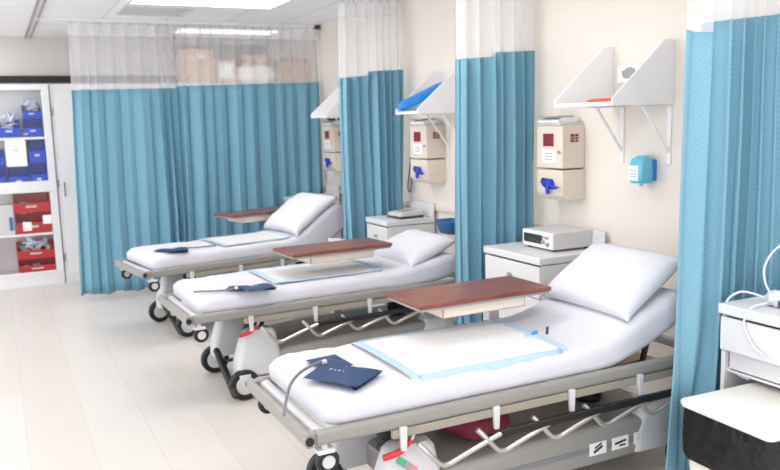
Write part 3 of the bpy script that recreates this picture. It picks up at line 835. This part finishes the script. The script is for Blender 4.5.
# ------------------------------------------------------------------ sharps boxes
def sharps_box(label, y0, z0, W=.265, gloves='blue gloves'):
    t = thing('sharps_container', label, 'sharps box', (XW, y0, z0), 0, 'beige sharps boxes on the wall')
    D = .18
    bm = BM(); box(bm, -D, 0, 0, W, .205, .475); up = obj('upper_box', bm, 'beige', t, bevel=.007)
    bm = BM(); prism(bm, [(-D+.015, .02), (-D, .05), (-D, .195), (0, .195), (0, 0), (-D+.04, 0)], 'y', .0, W); lo = obj('glove_holder', bm, 'beige', t, bevel=.006)
    bm = BM(); box(bm, -D-.004, -D+.004, W*.33, W*.72, .345, .425); obj('red_label', bm, 'darkred', up, bevel=.001)
    bm = BM(); box(bm, -D-.003, -D+.004, W*.24, W*.76, .24, .325); lb = obj('white_label', bm, 'label', up, bevel=.001)
    bm = BM()
    for k in range(3): box(bm, -D-.004, -D-.002, W*.36, W*.66, .260+k*.018, .266+k*.018)
    obj('label_print', bm, 'grey', up)
    bm = BM(); cyl(bm, (-D+.002, W*.1, .31), (-D-.012, W*.1, .31), .011, seg=16); obj('lock', bm, 'steel', up)
    bm = BM(); box(bm, -.115, -.055, -.003, .004, .37, .42); obj('side_label', bm, 'darkred', up)
    bm = BM()
    for k in range(2): box(bm, -.115, -.055, -.004, -.002, .383+k*.016, .387+k*.016)
    box(bm, -.086, -.082, -.004, -.002, .37, .42); obj('side_label_lines', bm, 'beige', up)
    # gloves over a dark plate that paints the shade inside their opening
    bm = BM(); prism(bm, [(W*.30, .07), (W*.35, .135), (W*.78, .14), (W*.84, .11), (W*.65, .075)], 'x', -D-.002, -D+.004); obj('opening', bm, 'ink', lo)
    bm = BM(); blob(bm, (-D-.008, W*.50, .108), (.018, .06, .024), 2, .5); tube(bm, [(-D-.01, W*.38, .10), (-D-.022, W*.22, .085), (-D-.024, W*.06, .09)], [.014, .011, .006], 8, 3); tube(bm, [(-D-.01, W*.46, .10), (-D-.026, W*.44, .07), (-D-.024, W*.42, .04)], [.016, .014, .012], 8, 3)
    obj('gloves', bm, 'glove', lo, ang=60)
    # tray lid on top
    bm = BM(); box(bm, -D-.004, -.01, .012, W-.012, .475, .492); ld = obj('lid', bm, 'lgrey', t, bevel=.004)
    bm = BM(); prism(bm, [(-D-.008, .492), (-.03, .492), (-.03, .525), (-D+.03, .525), (-D-.008, .505)], 'y', .03, W-.02); obj('drop_flap', bm, 'white', ld, bevel=.004)
    bm = BM(); box(bm, -D-.0085, -D-.002, .035, W-.03, .526, .535); box(bm, -D, -.05, .05, W-.05, .525, .535); obj('flap_seal', bm, 'grey', ld)
    return t
sharps_box('beige sharps box with blue gloves, beside the nearest wall shelf', 3.985, 1.215)
sharps_box('beige sharps box below the shelf with the blue bag', 5.735, 1.225, .29)
sharps_box('farthest beige sharps box below the shelf by the wide curtain', 7.745, 1.235, .30)

# dark bundle on top of the farthest sharps box
bm = BM(); blob(bm, (3.26, 7.90, 1.80), (.07, .10, .035), 6, .5); tag(obj('cable_bundle', bm, 'dark', ang=60), 'dark bundle lying on top of the farthest sharps box', 'cable bundle')

# soap dispenser
t = thing('soap_dispenser', 'aqua soap dispenser on the wall below the nearest shelf', 'soap dispenser', (XW, 3.355, 1.36))
bm = BM(); rr = []
for z, w, d, x in ((0, .10, .085, -.055), (.015, .115, .095, -.06), (.10, .115, .095, -.06), (.135, .105, .085, -.055), (.155, .07, .05, -.04)):
    rr.append([(x+u-.02, .055+v, z) for (u, v) in rrect(d, w, .025, 5)])
loft(bm, rr); obj('body', bm, 'soap', t, ang=50)
bm = BM(); box(bm, -.030, 0, .012, .115, .01, .13); obj('wall_plate', bm, 'bag_blue', t, bevel=.004)
bm = BM(); box(bm, -.1285, -.126, .028, .100, .015, .10); obj('front_label', bm, 'label', t)
bm = BM()
for k in range(3): box(bm, -.1292, -.1284, .04, .088, .035+k*.016, .040+k*.016)
obj('label_print', bm, 'grey', t)
bm = BM(); tube(bm, [(-.08, .055, .004), (-.08, .055, -.018)], .012, 12); obj('nozzle', bm, 'lgrey', t)

# hanging cord beside the second curtain stack
t = thing('hanging_cord', 'dark cord hanging from a hook beside the far curtain stack', 'cord', (3.33, 6.18, 0))
bm = BM(); box(bm, .0, .03, -.03, .03, 1.62, 1.70); obj('hook_plate', bm, 'dark', t, bevel=.006)
bm = BM(); tube(bm, [(0, 0, 1.64), (-.02, .02, 1.58), (-.03, .05, 1.45), (-.03, .09, 1.30), (-.03, .13, 1.15), (-.02, .10, 1.12), (-.02, .06, 1.28), (-.02, .02, 1.45), (-.01, .0, 1.62)], .006, 8, 5); obj('cord', bm, 'dark', t)

# ------------------------------------------------------------------ right: waste bin and tubing
t = thing('waste_bin', 'cream lidded waste bin with black liner before the right cabinet', 'waste bin', (2.66, 2.07, 0), R(-2))
bm = BM(); loft(bm, [[(u, v, z) for (u, v) in rrect(a, b, .03, 4)] for z, a, b in ((0, .34, .36), (.30, .40, .40), (.40, .41, .41))]); obj('body', bm, 'bin_lid', t, ang=50)
bm = BM()
rr = []
for i, (z, k) in enumerate(((.335, 1.0), (.36, 1.035), (.42, 1.05), (.50, 1.04), (.556, 1.03))):
    ring = []
    for q, (u, v) in enumerate(rrect(.42*k, .425*k, .03, 5)):
        w = .010*noise.noise(Vector((q*1.1, i*1.7, 3)))
        ring.append((u*(1+w), v*(1+w), z+.014*noise.noise(Vector((q*.8, 0, i)))*(i == 0)+.010*noise.noise(Vector((q*.5, 2, i)))))
    rr.append(ring)
loft(bm, rr); obj('bin_liner', bm, 'bin_bag', t, ang=60)
bm = BM(); loft(bm, [[(u, v, z) for (u, v) in rrect(a, a, .025, 4)] for z, a in ((.552, .445), (.568, .455), (.578, .45), (.584, .42))]); obj('lid', bm, 'bin_lid', t, ang=50)

t = thing('tubing_set', 'clear coiled tubing with small mask on the right cabinet', 'tubing', (2.80, 2.26, .92))
bm = BM(); tube(bm, [(.0, .125, .005), (.02, .12, .03), (.06, .10, .05), (.09, .06, .045), (.12, .03, .03), (.15, -.02, .02)], .005, 8, 6); obj('short_tube', bm, 'tube_clear', t)
bm = BM(); tube(bm, [(.15, -.01, .02), (.13, .03, .08), (.14, .05, .16), (.18, .03, .235), (.22, -.02, .275), (.26, -.10, .28)], .005, 8, 6); obj('arched_tube', bm, 'tube_clear', t)
bm = BM(); tube(bm, [(.12, -.02, .02), (.02, .0, .01), (-.02, .01, -.03), (-.025, .0, -.09), (-.03, -.05, -.15), (-.035, -.10, -.17)], .005, 8, 6); obj('hanging_tube', bm, 'tube_clear', t)
bm = BM(); blob(bm, (.13, -.03, .035), (.045, .05, .035), 4, .35); obj('mask', bm, 'packet', t, ang=60)
bm = BM(); cyl(bm, (.11, -.05, .03), (.14, -.11, .03), .022, .03, 16); obj('connector', bm, 'dark', t)
bm = BM(); tube(bm, [(2.835, 2.37, .70), (2.83, 2.36, .63), (2.845, 2.33, .60), (2.86, 2.30, .592)], .007, 8, 6)
tag(obj('loose_tube', bm, 'tube_clear'), 'white tube end hanging inside the right cabinet opening', 'tube')

# ------------------------------------------------------------------ storage cabinet at back left
FY = 9.73
t = thing('storage_cabinet', 'tall white glass-front storage cabinet full of bins', 'cabinet', (0, FY, 0))
bm = BM()
box(bm, -.75, .60, .40, .43, 0, 2.26); box(bm, -.75, -.72, 0, .40, 0, 2.26); box(bm, .565, .60, .02, .40, 0, 2.26)
box(bm, -.72, .565, .02, .40, 2.20, 2.26); box(bm, -.75, .60, .0, .40, 0, .13)
obj('case', bm, 'white', t, bevel=.003)
for z in (.145, .60, 1.11, 1.68):
    bm = BM(); box(bm, -.72, .565, .03, .40, z-.025, z); obj('inner_shelf', bm, 'white', t, bevel=.002)
bm = BM()
for a in ((-.75, .60, 2.195, 2.26), (-.75, .60, 1.065, 1.19), (-.75, .60, .13, .165), (-.75, -.66, .165, 2.195), (.52, .60, .165, 1.065), (.52, .60, 1.19, 2.195)):
    box(bm, a[0], a[1], -.012, .018, a[2], a[3])
obj('door_frame', bm, 'white', t, bevel=.003)
for a in ((.165, 1.065), (1.19, 2.195)):
    bm = BM(); box(bm, -.66, .52, .002, .006, a[0], a[1]); obj('glass_pane', bm, 'glass', t)
t = thing('wardrobe_cabinet', 'plain white tall cabinet beside the bin cabinet, half behind the curtain', 'cabinet', (.61, FY, 0), 0, 'plain white tall cabinets')
def wardrobe(t, w, doors):
    bm = BM(); box(bm, 0, w, .02, .43, 0, 2.26); obj('case', bm, 'white', t, bevel=.003)
    for (a, b) in doors:
        bm = BM(); box(bm, a, b, 0, .018, .10, 2.17); d = obj('door', bm, 'white', t, bevel=.003)
        bm = BM(); tube(bm, [(a+.04, 0, 1.0), (a+.04, -.025, 1.02), (a+.04, -.025, 1.14), (a+.04, 0, 1.16)], .006, 8, 2); obj('handle', bm, 'dark', d)
    for z in (.30, 1.15, 1.95):
        bm = BM(); cyl(bm, (.008, .0, z-.04), (.008, .0, z+.04), .008, seg=12); obj('hinge', bm, 'grey', t)
wardrobe(t, 1.38, ((.03, .68), (.70, 1.35)))
t = thing('wardrobe_cabinet', 'white tall cabinet under the cardboard boxes, behind the wide curtain', 'cabinet', (2.0, FY, 0), 0, 'plain white tall cabinets')
wardrobe(t, 1.9, ((.03, .94), (.96, 1.87)))

def bin_box(label, x0, x1, z0, z1, m, heap=0, seed=0, D=.26, tagged=True, y=FY+.035):
    grp = 'blue storage bins' if m == 'bluebin' else 'red storage bins'
    nm = 'blue_bin' if m == 'bluebin' else 'red_bin'
    t = thing(nm, label, 'bin', ((x0+x1)/2, y, z0), 0, grp)
    w = (x1-x0)/2; h = z1-z0
    bm = BM()
    box(bm, -w, w, 0, D, 0, .008); box(bm, -w, w, D-.008, D, .008, h)
    for s in (-w, w-.008): prism(bm, [(0, .008), (D-.008, .008), (D-.008, h), (D*.45, h), (.0, h*.55)], 'x', s, s+.008)
    prism(bm, [(-.0, .008), (-.012, .52*h), (-.002, .56*h), (.010, .52*h), (.010, .008)], 'x', -w+.008, w-.008)
    obj('bin_body', bm, m, t, bevel=.002)
    if tagged:
        bm = BM(); box(bm, -w*.35, w*.25, -.0125, -.004, h*.30, h*.40); obj('bin_label', bm, 'lgrey', t)
    bm = BM(); rnd = random.Random(seed)
    for k in range(26 if heap else 10):
        px = rnd.uniform(-w*.75, w*.75); py = rnd.uniform(.03, D*.7)
        pz = rnd.uniform(.02, h*.4) if not heap else rnd.uniform(.3*h, h*.45+heap)
        f = 1-.6*max(0, pz-h*.5)/(heap+.01) if heap else 1
        q = Matrix.Translation((px*f, py, pz)) @ Matrix.Rotation(rnd.uniform(0, 3), 4, 'Z') @ Matrix.Rotation(rnd.uniform(-1.2, 1.2), 4, 'Y')
        if heap or h > .1: box(bm, -.042, .042, -.028, .028, -.008, .008, q)
        else: box(bm, -.02, .02, -.012, .012, -.003, .003, q)
    pk = obj('packets', bm, 'packet', t); pk['kind'] = 'stuff'; pk['label'] = 'clear plastic packets in the bin'
    return t
S1, S2, S3, S4 = 1.68, 1.11, .60, .145
bin_box('blue bin heaped with clear packets at left of the top cabinet shelf', .06, .28, S1, S1+.20, 'bluebin', .16, 1)
bin_box('lower blue bin of the pair on the top cabinet shelf', .315, .505, S1, S1+.195, 'bluebin', 0, 2)
bin_box('upper blue bin of the pair, topped with clear packets', .315, .505, S1+.20, S1+.36, 'bluebin', .13, 3)
bin_box('upper blue bin at right under the top cabinet shelf', .345, .515, S2+.28, S2+.53, 'bluebin', 0, 4)
bin_box('lower blue bin at right, just above the cabinet mid rail', .345, .515, S2+.005, S2+.275, 'bluebin', 0, 5)
bin_box('blue bin below the white paper pack in the cabinet', .12, .325, S2+.0, S2+.245, 'bluebin', 0, 6)
bin_box('blue bin at the left picture edge in the cabinet', -.12, .09, S2+.0, S2+.26, 'bluebin', 0, 7)
bin_box('blue bin at left picture edge, upper one beside the white paper', -.12, .09, S2+.265, S2+.44, 'bluebin', 0, 8)
t = thing('paper_pack', 'white paper pack standing on a blue bin in the cabinet', 'paper', (.215, FY+.035, S2+.25))
bm = BM(); box(bm, -.105, .105, 0, .16, 0, .30); obj('pack', bm, 'label', t, bevel=.003)
bm = BM(); box(bm, -.03, .03, -.002, .0, .17, .19); obj('faint_print', bm, 'lgrey', t)
bin_box('upper red bin on the red bin shelf of the cabinet', .14, .515, S3+.235, S3+.44, 'redbin', 0, 9)
bin_box('red bin holding packets under the upper red bin', .145, .515, S3, S3+.23, 'redbin', .0, 10)
bin_box('red bin heaped with clear syringes on the bottom cabinet shelf', .13, .54, S4+.165, S4+.345, 'redbin', .19, 11)
bin_box('lowest red bin at the foot of the storage cabinet', .13, .54, S4, S4+.16, 'redbin', 0, 12)
t = thing('supply_box', 'blue and white supply box left of the red bins', 'box', (.06, FY+.04, S3))
bm = BM(); box(bm, -.07, .07, 0, .18, 0, .34); obj('carton', bm, 'lgrey', t, bevel=.003)
bm = BM(); box(bm, .02, .06, -.003, .0, .05, .20); obj('blue_patch', bm, 'basket', t)
bm = BM(); box(bm, -.5, -.16, 0, .2, 0, .34); o = obj('supply_carton', bm, 'lgrey', bevel=.004); o.location = (0, FY+.05, S4)
tag(o, 'grey carton at the left of the bottom cabinet shelf', 'box')
for (x, z, lab) in ((.26, S3+.035, 'white tag on the front of the lower red bin'), (.47, S3+.10, 'white paper tag clipped at the right of the red bins')):
    bm = BM(); box(bm, -.045, .045, 0, .003, 0, .10); o = obj('paper_tag', bm, 'label'); o.location = (x, FY+.0185, z); tag(o, lab, 'tag')

# ------------------------------------------------------------------ boxes on top of the tall cabinets
ZT = 2.26
def carton(name, label, x0, x1, h, y0, y1, m, lab=None, flap=False):
    t = thing(name, label, 'box', ((x0+x1)/2, y0, ZT), 0)
    w = (x1-x0)/2; d = y1-y0
    bm = BM(); box(bm, -w, w, 0, d, 0, h); obj('carton', bm, m, t, bevel=.004)
    bm = BM(); box(bm, -.025, .025, -.001, d+.001, h-.05, h+.001); obj('packing_tape', bm, 'tan', t)
    if lab:
        bm = BM(); box(bm, lab[0], lab[1], -.002, 0, lab[2], lab[3]); obj('paper_label', bm, 'label', t)
    if flap:
        bm = BM(); box(bm, -w, w, -.008, .0, 0, .10, Matrix.Translation((0, 0, h)) @ Matrix.Rotation(R(-62), 4, 'X')); obj('open_flap', bm, 'card_in', t)
        bm = BM(); box(bm, -w, w, -.008, 0, 0, .09, Matrix.Translation((0, d, h)) @ Matrix.Rotation(R(25), 4, 'X')); obj('open_flap', bm, 'card_in', t)
carton('cardboard_box', 'tallest cardboard box with white label on the cabinets behind the net', 2.11, 2.49, .405, 9.75, 10.1, 'card', (-.02, .07, .30, .36))
carton('cardboard_box', 'low cardboard box with a large white label beside the tallest box', 2.52, 2.75, .26, 9.74, 9.92, 'card', (-.09, .07, .06, .24))
carton('cardboard_box', 'open cardboard box with dark raised flaps behind the labelled box', 2.50, 2.78, .30, 9.93, 10.12, 'card', None, True)
carton('cardboard_box', 'open cardboard box standing behind the white plastic bag', 2.92, 3.22, .36, 9.96, 10.14, 'card', None, True)
bm = BM(); blob(bm, (3.0, 9.83, ZT+.105), (.255, .11, .12), 8, .22, 26, 14, .7); tag(obj('plastic_bag', bm, 'bag_white', ang=180), 'white plastic bag lying between the cardboard boxes', 'bag')
t = thing('cardboard_box', 'brown cardboard box with bulging top at the right end', 'box', (3.52, 9.76, ZT))
bm = BM(); prism(bm, [(-.215, 0), (.215, 0), (.235, .18), (.20, .285), (.06, .30), (-.12, .295), (-.2, .25), (-.235, .12)], 'y', 0, .34); obj('carton', bm, 'card_dark', t, bevel=.012)
bm = BM(); box(bm, -.16, .18, .0, .30, .300, .312); obj('top_flap', bm, 'card_in', t, bevel=.004)

# ------------------------------------------------------------------ light and camera
w = bpy.data.worlds.new('world'); bpy.context.scene.world = w; w.use_nodes = True
bg = w.node_tree.nodes['Background']; bg.inputs['Color'].default_value = (.93, .96, 1, 1); bg.inputs['Strength'].default_value = 1.5

cam = bpy.data.cameras.new('camera'); co = bpy.data.objects.new('camera', cam); C.objects.link(co)
F, yaw, pitch, roll = 793.03, .45763654, -.1431077, -.0280827
fw = Vector((math.sin(yaw)*math.cos(pitch), math.cos(yaw)*math.cos(pitch), math.sin(pitch)))
rt = Vector((math.cos(yaw), -math.sin(yaw), 0)); up = rt.cross(fw)
r2 = rt*math.cos(roll)+up*math.sin(roll); u2 = -rt*math.sin(roll)+up*math.cos(roll)
co.matrix_world = Matrix(((r2.x, u2.x, -fw.x, 0), (r2.y, u2.y, -fw.y, 0), (r2.z, u2.z, -fw.z, 1.75), (0, 0, 0, 1)))
cam.sensor_width = 36; cam.lens = F/780*36; cam.clip_start = .05
cam.dof.use_dof = True; cam.dof.focus_distance = 3.4; cam.dof.aperture_fstop = 3.2
bpy.context.scene.camera = co
vs = bpy.context.scene.view_settings
vs.view_transform = 'Standard'; vs.look = 'None'; vs.exposure = .58; vs.gamma = 1; vs.use_curve_mapping = False
bpy.context.scene.cycles.max_bounces = 10
bpy.context.scene.cycles.diffuse_bounces = 6
bpy.context.scene.cycles.transparent_max_bounces = 24
